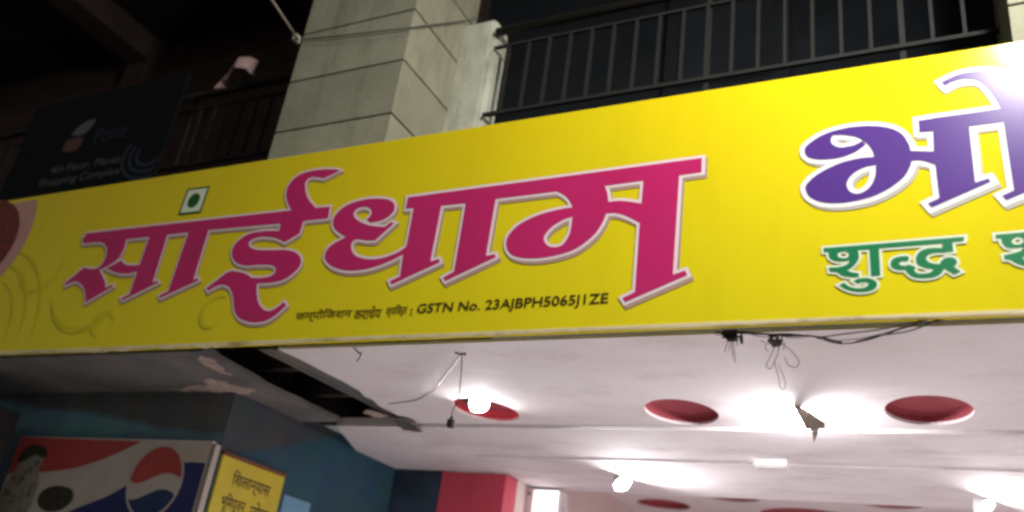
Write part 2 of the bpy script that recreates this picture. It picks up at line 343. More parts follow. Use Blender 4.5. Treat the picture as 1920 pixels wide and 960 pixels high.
# ---- planar print: outlines (mm) with corners marked c; pieces are merged by a constrained Delaunay fill
def loop(s, sub=5, sc=0.001):
    q = []
    for t in s.split():
        c = t[0] == 'c'; x, y = t.lstrip('c').split(','); q.append((Vector((float(x)*sc, float(y)*sc)), c))
    n = len(q); o = []
    for i in range(n):
        (p1, c1), (p2, c2) = q[i], q[(i+1) % n]
        if c1 and c2: o.append(p1.copy()); continue
        p0 = p1 if c1 else q[i-1][0]; p3 = p2 if c2 else q[(i+2) % n][0]
        for k in range(sub):
            t = k / sub
            o.append(0.5*((2*p1)+(p2-p0)*t+(2*p0-5*p1+4*p2-p3)*t*t+(3*p1-p0-3*p2+p3)*t**3))
    return o
def area(l): return 0.5*sum(l[i-1].x*l[i].y - l[i].x*l[i-1].y for i in range(len(l)))
def orient(l, ccw=True): return l if (area(l) > 0) == ccw else l[::-1]
def grow(l, w):
    n = len(l); o = []
    for i in range(n):
        a = l[i] - l[i-1]; b = l[(i+1) % n] - l[i]
        if a.length < 1e-7 or b.length < 1e-7: continue
        na = Vector((a.y, -a.x)).normalized(); nb = Vector((b.y, -b.x)).normalized()
        m = na + nb
        if m.length < 0.35: o += [l[i] + na*w, l[i] + nb*w]; continue
        m.normalize(); o.append(l[i] + m * min(w / max(m.dot(na), 0.25), 2.0*w))
    return o
def wind(px, py, l):
    w = 0
    for i in range(len(l)):
        a = l[i-1]; b = l[i]
        if a.y <= py:
            if b.y > py and (b.x-a.x)*(py-a.y) - (px-a.x)*(b.y-a.y) > 0: w += 1
        elif b.y <= py and (b.x-a.x)*(py-a.y) - (px-a.x)*(b.y-a.y) < 0: w -= 1
    return w
def fill2d(pieces):
    vs = []; es = []; boxes = []
    for ls in pieces:
        xs = [p.x for l in ls for p in l]; ys = [p.y for l in ls for p in l]
        boxes.append((min(xs), max(xs), min(ys), max(ys)))
        for l in ls:
            n = len(vs); vs += l; es += [(n+i, n+(i+1) % len(l)) for i in range(len(l))]
    V, E_, F_, *_ = delaunay_2d_cdt(vs, es, [], 0, 1e-5)
    keep = []
    for f in F_:
        cx = sum(V[i].x for i in f)/len(f); cy = sum(V[i].y for i in f)/len(f)
        for bx_, ls in zip(boxes, pieces):
            if bx_[0] <= cx <= bx_[1] and bx_[2] <= cy <= bx_[3] and sum(wind(cx, cy, l) for l in ls) > 0:
                keep.append(tuple(f)); break
    return V, keep
def glyph_pieces(key, w=0.0, shift=(0, 0)):
    o = []
    for piece in GLYPHS[key]:
        ls = []
        for i, s in enumerate(piece):
            l = orient(loop(s), i == 0)
            if w: l = grow(l, w)
            ls.append([p + Vector(shift) for p in l])
        o.append(ls)
    return o
def sheet_y(V, F, y):      # print sheet facing the street (normal -Y)
    used = sorted({i for f in F for i in f}); ix = {k: n for n, k in enumerate(used)}
    v = [(V[i].x, y, V[i].y) for i in used]; fs = []
    for f in F:
        a, b, c = (V[i] for i in f[:3])
        s = (b.x-a.x)*(c.y-a.y) - (b.y-a.y)*(c.x-a.x)
        g = tuple(ix[i] for i in f); fs.append(g if s > 0 else g[::-1])
    return v, fs
def poly(pts): return [Vector(p) for p in pts]
def flat_y(name, loops, y, m, parent):
    V, F = fill2d([[orient(l, i == 0) for i, l in enumerate(loops)]])
    return mesh(name, sheet_y(V, F, y), m, parent)
def slab_z(loops, z, th):   # horizontal panel, underside at z
    V, F = fill2d([[orient(l, i == 0) for i, l in enumerate(loops)]])
    v = [(p.x, p.y, z) for p in V] + [(p.x, p.y, z+th) for p in V]; n = len(V); f = []
    for t in F:
        a, b, c = (V[i] for i in t[:3]); s = (b.x-a.x)*(c.y-a.y) - (b.y-a.y)*(c.x-a.x)
        t = t if s > 0 else t[::-1]
        f.append(t[::-1]); f.append(tuple(i+n for i in t))
    cnt = {}
    for t in F:
        for i in range(len(t)):
            e = (t[i], t[(i+1) % len(t)]); cnt[tuple(sorted(e))] = cnt.get(tuple(sorted(e)), 0) + 1
    for (a, b), c in cnt.items():
        if c == 1: f.append((a, b, b+n, a+n))
    return v, f
def ell(cx, cy, rx, ry, n=40): return [Vector((cx+rx*math.cos(2*math.pi*k/n), cy+ry*math.sin(2*math.pi*k/n))) for k in range(n)]
def jag(a, b, n, amp):
    a = Vector(a); b = Vector(b); d = (b-a); nn = Vector((-d.y, d.x)).normalized(); o = []
    for i in range(1, n):
        o.append(a + d*(i/n + random.uniform(-.3, .3)/n) + nn*random.uniform(-amp, amp))
    return o
def ragged(pts, amp, it=3):
    pts = [Vector(p) for p in pts]
    for _ in range(it):
        o = []
        for i in range(len(pts)):
            a, c = pts[i], pts[(i+1) % len(pts)]; d = c - a
            o += [a, (a+c)/2 + Vector((-d.y, d.x))*random.uniform(-amp, amp)]
        pts = o
    return pts
def text_vf(body, x0, x1, z0, h, y, bold=0.0):
    cu = bpy.data.curves.new('text', 'FONT'); cu.body = body; cu.size = 1.0; cu.offset = bold; cu.resolution_u = 3
    ob = bpy.data.objects.new('text', cu); COL.objects.link(ob)
    bpy.context.view_layer.update()
    me = bpy.data.meshes.new_from_object(ob.evaluated_get(bpy.context.evaluated_depsgraph_get()))
    V = [v.co.copy() for v in me.vertices]; F = [tuple(p.vertices) for p in me.polygons]
    bpy.data.objects.remove(ob); bpy.data.curves.remove(cu); bpy.data.meshes.remove(me)
    if not V: return [], []
    a = min(v.x for v in V); b = max(v.x for v in V); lo = min(v.y for v in V); hi = max(v.y for v in V)
    return V, F, a, b, lo, hi
def words(vf, gap):
    v, f = vf; ax = 0 if max(p[0] for p in v)-min(p[0] for p in v) > 1e-4 else 1
    fs = sorted(((min(v[i][ax] for i in t), max(v[i][ax] for i in t), t) for t in f), key=lambda q: q[0])
    out = []; cur = []; hi = None
    for lo, h2, t in fs:
        if hi is not None and lo - hi > gap: out.append(cur); cur = []; hi = None
        cur.append(t); hi = h2 if hi is None else max(hi, h2)
    out.append(cur); res = []
    for g in out:
        us = sorted({i for t in g for i in t}); ix = {k: n for n, k in enumerate(us)}
        res.append(([v[i] for i in us], [tuple(ix[i] for i in t) for t in g]))
    return res
def text_sheet(body, x0, x1, zlo, zhi, y, bold=0.0):
    V, F, a, b, lo, hi = text_vf(body, x0, x1, 0, 0, y, bold)
    return [(x0+(v.x-a)/(b-a)*(x1-x0), y, zlo+(v.y-lo)/(hi-lo)*(zhi-zlo)) for v in V], F

# ------------------------------------------------------------------ setting
mesh('ground', ([(-150,-150,0),(150,-150,0),(150,150,0),(-150,150,0)], [(0,1,2,3)]), 'asphalt', kind='structure')
mesh('bounce_pavement', boxvf((-9.0, 0.6, 0.0), (4.0, 2.28, 0.12), 0.01), 'bounce_pave', kind='structure')  # unseen pale paving added to bounce light onto wall and soffit
mesh('bounce_side_pavement', boxvf((-9.0, 2.29, 0.0), (-3.12, 3.088, 0.12), 0.01), 'bounce_pave', kind='structure')  # same added bounce surface, below the corner wall
mesh('shop_floor', boxvf((-2.34, 2.29, 0.004), (2.2, 7.6, 0.14), 0.01), 'floor', kind='structure')
mesh('passage_floor', boxvf((-3.105, 2.29, 0.004), (-2.345, 4.545, 0.12), 0.01), 'darkfloor', kind='structure')  # unseen floor, kept dark to cut bounce onto the side wall

B = thing('shop_building', 'two storey shop building with pale grooved pillars, white shop ceiling and dark upper balcony', 'building', (-1.5, 3.2, 0))

# ---- upper storey
def pillar(x0, x1, y0, y1, label):
    core = mesh('pillar', boxvf((x0+.012, y0+.012, 3.3), (x1-.012, y1-.012, 6.6)), 'groove', B, label=label)
    z = 3.2425
    while z < 6.3:
        z1 = z + 0.3125
        mesh('pillar_course', boxvf((x0, y0, z+.004), (x1, y1, z1-.006), 0.003), 'pillar', core)
        z = z1
pillar(-2.978, -2.274, 2.75, 3.30, 'pale green grooved pillar above the middle of the yellow sign')
pillar(0.257, 0.95, 2.75, 3.30, 'pale grooved pillar at the right end of the balcony')
# rounded plaster post at the pillar's side
prof = [(-2.273,3.185),(-2.10,3.185),(-2.072,3.192),(-2.055,3.212),(-2.05,3.24),(-2.05,3.30),(-2.273,3.30)]
zs = [(3.97,0),(4.66,0),(4.70,.006),(4.73,.02),(4.75,.045),(4.757,.09)]
v = []; f = []; n = len(prof)
for z, ins in zs:
    for k, (x, y) in enumerate(prof):
        v.append((min(x, -2.05-ins) if x > -2.2 else x, y + (ins*.4 if y < 3.25 else 0), z))
for i in range(len(zs)-1):
    for k in range(n): f.append((i*n+k, i*n+(k+1) % n, (i+1)*n+(k+1) % n, (i+1)*n+k))
f.append(tuple(range((len(zs)-1)*n, len(zs)*n)))
mesh('balcony_post', (v, f), 'post', B, smooth=False)
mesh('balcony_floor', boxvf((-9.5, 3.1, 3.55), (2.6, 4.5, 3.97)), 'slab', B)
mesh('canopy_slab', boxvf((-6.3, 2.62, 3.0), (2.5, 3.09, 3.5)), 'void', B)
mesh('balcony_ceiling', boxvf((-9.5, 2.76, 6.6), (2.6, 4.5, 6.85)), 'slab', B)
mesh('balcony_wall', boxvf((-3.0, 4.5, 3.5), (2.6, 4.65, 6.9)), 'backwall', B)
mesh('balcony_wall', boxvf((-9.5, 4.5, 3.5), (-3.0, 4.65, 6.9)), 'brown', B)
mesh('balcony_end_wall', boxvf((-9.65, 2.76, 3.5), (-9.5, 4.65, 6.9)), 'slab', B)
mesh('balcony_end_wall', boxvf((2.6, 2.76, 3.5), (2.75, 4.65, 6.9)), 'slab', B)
mesh('ceiling_beam', boxvf((-6.92, 2.80, 6.34), (-6.63, 4.498, 6.598), 0.01), 'brown', B)
mesh('pilaster', boxvf((-6.92, 4.36, 3.97), (-6.63, 4.498, 6.338), 0.01), 'brown', B)
mesh('ceiling_beam', boxvf((-4.75, 2.80, 6.40), (-4.5, 4.498, 6.598), 0.01), 'brown', B)
# door opening in the dark wall behind the right railing
dr = mesh('door', boxvf((-1.55, 4.44, 3.97), (-0.75, 4.497, 6.05), 0.01), 'backwall', B)
mesh('door_panel', boxvf((-1.45, 4.425, 4.15), (-0.85, 4.438, 4.95), 0.004), 'backwall', dr)
mesh('door_panel', boxvf((-1.45, 4.425, 5.05), (-0.85, 4.438, 5.95), 0.004), 'backwall', dr)

# ---- shop level walls
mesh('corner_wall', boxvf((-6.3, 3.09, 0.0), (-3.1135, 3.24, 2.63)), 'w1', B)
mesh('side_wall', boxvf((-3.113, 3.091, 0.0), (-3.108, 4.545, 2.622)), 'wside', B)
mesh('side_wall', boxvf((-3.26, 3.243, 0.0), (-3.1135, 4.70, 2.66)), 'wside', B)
mesh('back_wall', boxvf((-3.107, 4.55, 0.14), (-2.775, 4.70, 2.66)), 'navy', B)
mesh('red_pier', boxvf((-2.772, 4.547, 0.14), (-2.345, 4.70, 2.60), 0.004), 'redwall', B)
mesh('interior_wall', boxvf((-2.50, 4.703, 0.14), (-2.345, 7.6, 2.85)), 'inwall', B)
mesh('interior_wall', boxvf((2.2, 2.62, 0.0), (2.35, 7.6, 2.86)), 'inwall', B)
mesh('interior_wall', boxvf((-2.5, 7.603, 0.0), (2.35, 7.75, 2.86)), 'inwall', B)

# ---- false ceiling: front panel with red recesses, torn away at its left end
REC = [(-1.885, 3.372), (-1.0, 3.395), (-0.093, 3.362)]
BULB3 = (-0.530, 3.40)
CZ = 2.62
left_edge = [Vector((-2.411, 2.556))] + jag((-2.411, 2.556), (-2.372, 2.95), 5, .012) + [Vector((-2.372, 2.95))] + jag((-2.372, 2.95), (-2.435, 3.598), 9, .014) + [Vector((-2.43, 3.598))]
outer = [Vector((2.198, 2.556))] + left_edge + [Vector((2.198, 3.598))]
extra_rec = [(0.80, 3.365), (1.65, 3.365)]
holes = [ell(x, y, .145, .18) for x, y in REC + extra_rec]
cf = mesh('ceiling_panel', slab_z([outer] + holes, CZ, 0.012), 'ceil', B, label='white front ceiling panel with red round recesses, torn at its left end')
def recess(c, rx, ry, depth, z, parent, m='red'):
    n = 40; v = []; f = []
    for h, k in ((0.0, 1.004), (depth*.75, 1.004), (depth, 0.96)):
        for i in range(n):
            t = 2*math.pi*i/n; v.append((rx*k*math.cos(t), ry*k*math.sin(t), h))
    for r in range(2):
        for i in range(n): f.append((r*n+i, r*n+(i+1) % n, (r+1)*n+(i+1) % n, (r+1)*n+i))
    f.append(tuple(range(2*n, 3*n)))
    o = mesh('ceiling_recess', (v, f), m, None); o.location = (c[0], c[1], z); COL.objects.unlink(o)
    return put(o, parent)
r0 = recess(REC[0], .145, .18, .045, CZ+.002, cf)
for c in REC[1:] + extra_rec: again(r0, (c[0], c[1], CZ+.002), cf)

soff = [Vector((-6.2, 2.556)), Vector((-2.813, 2.556))] + jag((-2.813, 2.556), (-2.885, 3.05), 7, .014) + [Vector((-2.885, 3.05))] + jag((-2.885, 3.05), (-2.86, 3.58), 7, .012) + [Vector((-2.86, 3.598)), Vector((-3.108, 3.598)), Vector((-3.108, 3.088)), Vector((-6.2, 3.088))]
so = mesh('soffit', slab_z([soff], CZ+.004, 0.03), 'soffit', B, label='sooty grey cement soffit left of the torn hole')
fl = [Vector(p) for p in ((-3.50,3.03),(-3.36,3.0),(-3.25,2.975),(-3.17,2.94),(-3.09,2.895),(-3.05,2.96),(-3.01,3.02),(-2.955,3.06),(-2.985,3.083),(-3.12,3.08),(-3.22,3.085),(-3.33,3.06),(-3.43,3.07))]
mesh('peeling_plaster', slab_z([ragged(fl, .3)], CZ-.002, 0.005), 'plaster', so)
fl2 = [Vector(p) for p in ((-2.94,2.70),(-2.90,2.62),(-2.87,2.60),(-2.885,2.74),(-2.91,2.86),(-2.93,2.84))]
mesh('peeling_plaster', slab_z([ragged(fl2, .3)], CZ-.002, 0.005), 'plaster', so)

MZ = 2.605
mid = [Vector((2.198, 3.602)), Vector((-2.43, 3.602)), Vector((-2.84, 3.606)), Vector((-2.885, 3.62)), Vector((-3.106, 4.12)), Vector((-3.106, 4.14)), Vector((2.198, 4.14))]
cm = mesh('ceiling_panel', slab_z([mid], MZ, 0.045), 'ceil2', B, label='lowered white ceiling strip behind the recessed panel')
mesh('edge_highlight', boxvf((-1.45, 3.5935, MZ-.002), (-0.35, 3.6005, MZ+.006), 0.001), 'ceil', cm)  # pale strip standing in for the highlight on the panel's lip
rear = [Vector((2.198, 4.146)), Vector((-2.335, 4.146)), Vector((-2.335, 4.90)), Vector((2.198, 4.90))]
mesh('ceiling_panel', slab_z([rear], MZ-.004, 0.03), 'ceil2', B, label='rear white ceiling strip ending above the bright interior')
rear2 = [Vector((-2.345, 4.146)), Vector((-3.106, 4.146)), Vector((-3.106, 4.545)), Vector((-2.345, 4.545))]
mesh('ceiling_panel', slab_z([rear2], MZ, 0.03), 'ceil2', B)
mesh('ceiling_fascia', boxvf((-2.344, 4.903, MZ-.004), (2.198, 4.93, 2.85)), 'ceil', B)
UZ = 2.85
UR = [(-2.02, 6.52, .20), (-1.42, 6.10, .20), (-0.42, 6.08, .20), (-1.02, 6.72, .33), (0.35, 6.52, .22), (0.62, 6.08, .2)]
up = [Vector((2.198, 4.931)), Vector((-2.344, 4.931)), Vector((-2.344, 7.6)), Vector((2.198, 7.6))]
cu_ = mesh('ceiling_panel', slab_z([up] + [ell(x, y, r, r) for x, y, r in UR], UZ, 0.012), 'ceil', B, label='raised pale ceiling deep inside the shop')
for x, y, r in UR: recess((x, y), r, r, .05, UZ+.002, cu_)
# void above the torn hole
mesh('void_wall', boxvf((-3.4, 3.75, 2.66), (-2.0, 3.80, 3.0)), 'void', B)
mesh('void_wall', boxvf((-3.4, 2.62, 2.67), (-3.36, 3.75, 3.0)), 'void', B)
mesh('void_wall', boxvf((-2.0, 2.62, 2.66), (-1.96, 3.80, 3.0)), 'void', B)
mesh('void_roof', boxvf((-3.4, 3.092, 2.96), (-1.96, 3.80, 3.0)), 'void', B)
# bent metal ceiling channels showing in the hole
def channel(x0, x1, y0, y1, z, tilt, m='channel'):
    w = x1 - x0
    v, f = join(boxvf((x0, y0, z), (x1, y1, z+.003)), boxvf((x0, y0, z+.003), (x0+.003, y1, z+.03)), boxvf((x1-.003, y0, z+.003), (x1, y1, z+.03)),
                boxvf((x0+w*.45, y0, z-.004), (x0+w*.55, y1, z-.0005)))
    v = [(x+(y-y0)*tilt, y, zz) for x, y, zz in v]
    return mesh('ceiling_channel', (v, f), m, B)
channel(-2.475, -2.425, 2.60, 3.66, 2.636, 0.035)
channel(-2.555, -2.490, 2.60, 3.58, 2.640, 0.05)
mesh('wood_batten', boxvf((-3.3, 3.13, 2.75), (-2.1, 3.18, 2.79), 0.004), 'slab', B)
mesh('wood_batten', boxvf((-3.3, 3.45, 2.72), (-2.1, 3.49, 2.76), 0.004), 'slab', B)
chunk = [Vector(p) for p in ((-2.62,3.47),(-2.57,3.42),(-2.53,3.45),(-2.50,3.52),(-2.56,3.55),(-2.60,3.53))]
mesh('plaster_flake', slab_z([ragged(chunk, .25, 2)], 2.631, 0.006), 'plaster', B)
flap = [Vector(p) for p in ((-2.46,3.50),(-2.40,3.46),(-2.345,3.55),(-2.37,3.585),(-2.33,3.64),(-2.40,3.63),(-2.47,3.61))]
v, f = slab_z([ragged(flap, .25, 2)], 2.600, 0.004)
v = [(x, y, z - (y-3.5)*.10) for x, y, z in v]
mesh('torn_flap', (v, f), 'channel', B)

# ------------------------------------------------------------------ balcony railings
def railing(name, label, x0, x1, y, bars, posts, group, rm='rail'):
    t = thing(name, label, 'railing', ((x0+x1)/2, y, 3.97), group)
    mesh('handrail', tube([(x0, y, 4.64), ((x0+x1)/2, y, 4.643), (x1, y, 4.64)], .024, 10), 'darkrail', t, True)
    mesh('upper_rail', boxvf((x0, y-.008, 4.527), (x1, y+.008, 4.541)), rm, t)
    mesh('lower_rail', boxvf((x0, y-.010, 4.098), (x1, y+.010, 4.116)), rm, t)
    src = None
    for i, x in enumerate(bars):
        if src is None:
            src = mesh('baluster', boxvf((-.0075, -.0075, 4.1162), (.0075, .0075, 4.5268)), rm, None); COL.objects.unlink(src); src.location = (x, y, 0); put(src, t)
        else: again(src, (x, y, 0), t)
    for x in posts:
        mesh('stanchion', boxvf((x-.012, y+.0102, 3.97), (x+.012, y+.032, 4.63), .002), rm, t)
    return t
railing('balcony_railing', 'grey metal balcony railing right of the grooved pillar', -2.05, 0.257, 3.185,
        [-1.61 + .1166*k for k in range(-3, 16)], [-.911, -.092], 'balcony railings')
railing('balcony_railing', 'dark metal balcony railing left of the grooved pillar', -7.5, -2.98, 3.2,
        [-4.15 + .1166*k for k in range(0, 10)] + [-4.38 - .1166*k for k in range(0, 26)], [-4.257, -5.9, -7.2], 'balcony railings', 'darkrail')

# dark advertising board tied to the left railing
hb = thing('advertising_board', 'dark advertising board with blue and white print tied to the left balcony railing', 'signboard', (-5.03, 3.15, 4.0))
mesh('panel', boxvf((-5.80, 3.135, 3.99), (-4.30, 3.16, 4.80), .004), 'boardnavy', hb)
BY = 3.131
flat_y('logo_cap', [loop('c-5265,4470 -5220,4530 -5130,4565 c-5060,4560 -5090,4490 c-5130,4455 -5200,4450', sc=.001)], BY, 'boardwhite', hb)
flat_y('logo_base', [loop('c-5290,4430 c-5130,4430 -5120,4370 -5150,4330 -5230,4325 c-5300,4345', sc=.001)], BY, 'boardred', hb)
for w_ in words(text_sheet('4th Floor, Manas', -5.33, -4.66, 4.155, 4.225, BY), .012): mesh('lettering', w_, 'boardwhite', hb)
for w_ in words(text_sheet('Shopping Complex', -5.40, -4.62, 4.055, 4.13, BY), .012): mesh('lettering', w_, 'boardwhite', hb)
mesh('lettering', text_sheet('Point', -5.0, -4.70, 4.36, 4.47, BY), 'boardblue', hb)
for k, (x0, r) in enumerate(((-4.40, .13), (-4.40, .19), (-4.40, .25))):
    a = [Vector((x0-.0 - r*math.cos(t), 4.20 - r*math.sin(t)*.8)) for t in [i*math.pi/14-.5 for i in range(15)]]
    b = [Vector((x0-.0 - (r-.028)*math.cos(t), 4.20 - (r-.028)*math.sin(t)*.8)) for t in [i*math.pi/14-.5 for i in range(15)]]
    aa = [p for p in a + b[::-1]]
    aa = [Vector((min(p.x, -4.31), max(p.y, 4.0))) for p in aa]
    flat_y('arc', [aa], BY - .0003*k, 'boardblue', hb)

# pale rag snagged high on the brown balcony wall
rg = [(-5.657,5.844),(-5.60,5.93),(-5.556,5.997),(-5.50,6.06),(-5.443,6.119),(-5.36,6.14),(-5.288,6.115),(-5.25,6.0),(-5.216,5.899),(-5.27,5.93),(-5.33,5.985),(-5.40,5.97),(-5.489,5.897),(-5.57,5.87)]
rg = [(x*3/4.4, 1.6+(z-1.6)*3/4.4) for x, z in rg]
V, F = fill2d([[orient(poly(rg))]])
sv, sf = sheet_y(V, F, 0)
v = [(x, 3.0 + .03*math.sin(x*31) + .02*math.sin(z*23), z) for x, _, z in sv] + [(x, 3.008 + .03*math.sin(x*31) + .02*math.sin(z*23), z) for x, _, z in sv]
rag = mesh('hanging_rag', (v, sf + [tuple(i+len(sv) for i in t[::-1]) for t in sf]), 'rag', None)
rag['label'] = 'pale pink rag hanging in the dark upper balcony'; rag['category'] = 'rag'

ln = mesh('clothesline', tube([(-2.982,3.0,4.70),(-3.6,3.002,4.690),(-5.5,3.002,4.678),(-9.5,3.0,4.75)], .0025, 5), 'wire', None, True)
ln['label'] = 'thin dark line holding the rag over the left balcony railing'; ln['category'] = 'clothesline'
# cables at the pillar
c1 = mesh('facade_cable', tube([(-2.985,2.738,4.452),(-2.74,2.735,4.414),(-2.45,2.735,4.380),(-2.27,2.737,4.360),(-2.262,2.78,4.40),(-2.262,3.17,4.758),(-2.18,3.175,4.765)], .0042, 6), 'cable', None, True)
c1['label'] = 'thin grey cable strung across the grooved pillar'; c1['category'] = 'cable'
a = Vector((-2.985,2.735,4.444)); d = Vector((-2.665,2.2,4.204)) - Vector((-2.981,2.73,4.442))
c2 = thing('service_cable', 'pale service cable running from the pillar edge out over the street', 'cable', tuple(a))
mesh('cable', tube([a, a+d*.5, a+d*4, a+d*12], .006, 6), 'pale', c2, True)
mesh('clamp', boxvf((-3.0,2.70,4.425), (-2.977,2.742,4.465), .004), 'pale', c2)

# ------------------------------------------------------------------ the yellow signboard
S = thing('shop_signboard', 'long yellow shop sign with magenta, purple and green Hindi lettering', 'signboard', (-1.6, 2.53, 2.62))
def sag(x, z): return 0.0
mesh('panel', boxvf((-5.35, 2.50, 2.634), (1.35, 2.55, 3.517), .003), 'vinyl', S)
v = []; f = []
nb = 220
for i in range(nb+1):
    x = -5.35 + 6.7*i/nb
    d = 0.005 + .002*math.sin(x*7)+ (random.uniform(0, .010) if x < -2.6 else random.uniform(0, .003))
    v += [(x, 2.497, 2.637), (x, 2.497, 2.6335-d), (x, 2.512, 2.6335-d), (x, 2.512, 2.637)]
for i in range(nb):
    for k in range(4): f.append((i*4+k, i*4+(k+1) % 4, (i+1)*4+(k+1) % 4, (i+1)*4+k))
mesh('folded_edge', (v, f), 'trim', S)
mesh('frame_bar', boxvf((-5.33, 2.551, 2.65), (1.33, 2.575, 2.675)), 'steel', S)
mesh('frame_bar', boxvf((-5.33, 2.551, 3.47), (1.33, 2.575, 3.495)), 'steel', S)
for x in (-5.2, -4.0, -2.9, -1.7, -.5, .7):
    mesh('bracket', boxvf((x-.02, 2.576, 3.2), (x+.02, 2.62, 3.24)), 'steel', S)
Y0 = 2.4985
def word(key, fillm, outm, shm, w, sh, label):
    V, F = fill2d(glyph_pieces(key)); L = mesh('lettering', sheet_y(V, F, Y0-.0030), fillm, S, label=label)
    V, F = fill2d(glyph_pieces(key, w)); mesh('letter_outline', sheet_y(V, F, Y0-.0018), outm, L)
    if shm:
        V, F = fill2d(glyph_pieces(key, w, sh)); mesh('letter_shadow', sheet_y(V, F, Y0-.0008), shm, L)
word('sai', 'magenta', 'outline', 'shadow', .0095, (.006, -.011), 'magenta word at the left with a curl above its headline')
word('dham', 'magenta', 'outline', 'shadow', .0115, (.008, -.012), 'magenta word at the middle of the sign')
word('bho', 'purple', 'outline2', 'shadow2', .0160, (.007, -.010), 'purple word at the right end')
word('shuddh', 'green', 'mint', None, .0075, None, 'green small word under the purple one')
word('shak', 'green', 'mint', None, .0075, None, 'green letter cut by the right edge of the view')
# vegetarian mark
vm = flat_y('veg_mark', [poly(((-3.156,3.419),(-3.014,3.418),(-3.019,3.277),(-3.161,3.280)))], Y0-.001, 'dkgreen', S)
flat_y('mark_field', [poly(((-3.146,3.409),(-3.024,3.408),(-3.029,3.287),(-3.151,3.290)))], Y0-.002, 'mint', vm)
flat_y('mark_dot', [ell(-3.0875, 3.348, .036, .038)], Y0-.003, 'dkgreen', vm)
# registration line
for w_ in words(text_sheet('GSTN No. 23AJBPH5065J1ZE', -1.742, -1.001, 2.708, 2.757, Y0-.001, .012), .011): mesh('small_lettering', w_, 'ink', S)
DEV = [('कम्पोजिशन'.replace('जि', 'िज'), -2.305, -2.035), ('कराधेय', -2.022, -1.898), ('व्यक्ति'.replace('क्ति', 'िक्त'), -1.878, -1.785)]
for wd, xa, xb in DEV:
    try: mesh('small_lettering', text_sheet(wd, xa, xb, 2.708, 2.760, Y0-.001, .012), 'ink_soft', S)
    except Exception as e: print('text', wd, e)
for z in (2.718, 2.735): flat_y('small_lettering', [ell(-1.766, z, .0045, .0045, 10)], Y0-.001, 'ink', S)
# printed dish at the left end
fd = flat_y('dish_picture', [[p for p in ell(-4.60, 3.30, .385, .385, 60) if p.y < 3.512] ], Y0-.001, 'plate', S)
flat_y('food', [[p for p in ell(-4.64, 3.26, .33, .27, 60)]], Y0-.002, 'food', fd)
# faint printed swirls
def ribbon(cx, cz, r0, r1, a0, a1, w, n=26):
    o = []; i_ = []
    for k in range(n+1):
        t = k/n; a = a0+(a1-a0)*t; r = r0+(r1-r0)*t; ww = w*math.sin(math.pi*min(max(t, .03), .97))
        o.append(Vector((cx+(r+ww)*math.cos(a), cz+(r+ww)*math.sin(a)))); i_.append(Vector((cx+(r-ww)*math.cos(a), cz+(r-ww)*math.sin(a))))
    return [Vector((p.x, min(max(p.y, 2.64), 3.51))) for p in o + i_[::-1]]
for k, a in enumerate(((-4.35,2.70,.42,.36,1.5,.0,.013),(-4.35,2.70,.50,.46,1.6,-.05,.010),(-4.35,2.70,.33,.26,1.4,-.1,.010),(-3.55,2.98,.30,.22,3.4,5.6,.016),(-3.42,2.74,.07,.05,.2,4.6,.014),(-3.98,3.12,.20,.12,3.6,6.3,.010),(-2.75,2.76,.09,.05,1.0,5.2,.012))):
    flat_y('printed_swirl', [ribbon(*a)], Y0-.0004-.00005*k, 'swirl', S)

# floodlight on an arm over the sign's right part
FP = Vector((0.47, 1.20, 4.58))
Fl = thing('floodlight', 'white floodlight on a long arm lighting the right part of the sign', 'floodlight', (0.52, 2.58, 3.60))
mesh('arm', tube(spline([(0.52,2.745,3.60),(0.52,2.45,3.95),(0.49,1.90,4.50),(0.45,1.20,4.70)]), .014, 8), 'steel', Fl, True)
mesh('base_plate', boxvf((0.47,2.735,3.53),(0.57,2.749,3.67),.003), 'steel', Fl)
mesh('yoke', tube([(0.45,1.20,4.70),(0.44,1.18,4.62)], .012, 8), 'steel', Fl, True)
aim = (Vector((-1.1, 2.5, 2.2)) - FP).normalized()
rot = Matrix.Translation(FP) @ aim.to_track_quat('Y', 'Z').to_matrix().to_4x4()
def rv(vf): return [tuple(rot @ Vector(p)) for p in vf[0]], vf[1]
mesh('housing', rv(boxvf((-.13,-.06,-.095),(.13,.0,.095),.01)), 'steel', Fl)
mesh('lamp_face', rv(boxvf((-.115,.0005,-.08),(.115,.006,.08))), 'led', Fl)

# ------------------------------------------------------------------ lamps in the ceiling
def led(c, ax, label, mount, k=1.0, m='dome'):
    t = thing('led_bulb', label, 'bulb', tuple(mount), 'LED bulbs in the shop ceiling')
    c = Vector(c); ax = Vector(ax).normalized()
    r1 = Matrix.Translation(c) @ ax.to_track_quat('-Z', 'Y').to_matrix().to_4x4() @ Matrix.Scale(k, 4)
    def rl(vf): return [tuple(r1 @ Vector(p)) for p in vf[0]], vf[1]
    mesh('globe', rl(lathe([(.0005,-.006),(.010,-.0055),(.020,-.0036),(.026,-.0014),(.029,.0)], (0,0,0), 22)), m, t, True)
    mesh('base', rl(lathe([(.0295,-.003),(.031,.004),(.027,.016),(.019,.026),(.015,.034),(.0005,.034)], (0,0,0), 20)), 'porcelain', t, True)
    mesh('lamp_holder', tube([c - ax*.030*k, mount], .014, 10), 'porcelain', t, True)
    return t
L1 = led((-1.885, 3.305, 2.634), (0.50, -0.62, -0.60), 'glowing bulb in the leftmost red ceiling recess', (-1.90, 3.36, CZ+.046), 1.4)
ring = []
for k in range(25):
    t = math.pi*(0.32 + 0.92*k/24); ring.append((REC[0][0]+.141*math.cos(t), REC[0][1]+.176*math.sin(t), CZ+.004))
mesh('rim_arc', tube(ring, .0055, 8), 'white', L1, True)  # white arc along the far left rim of the recess
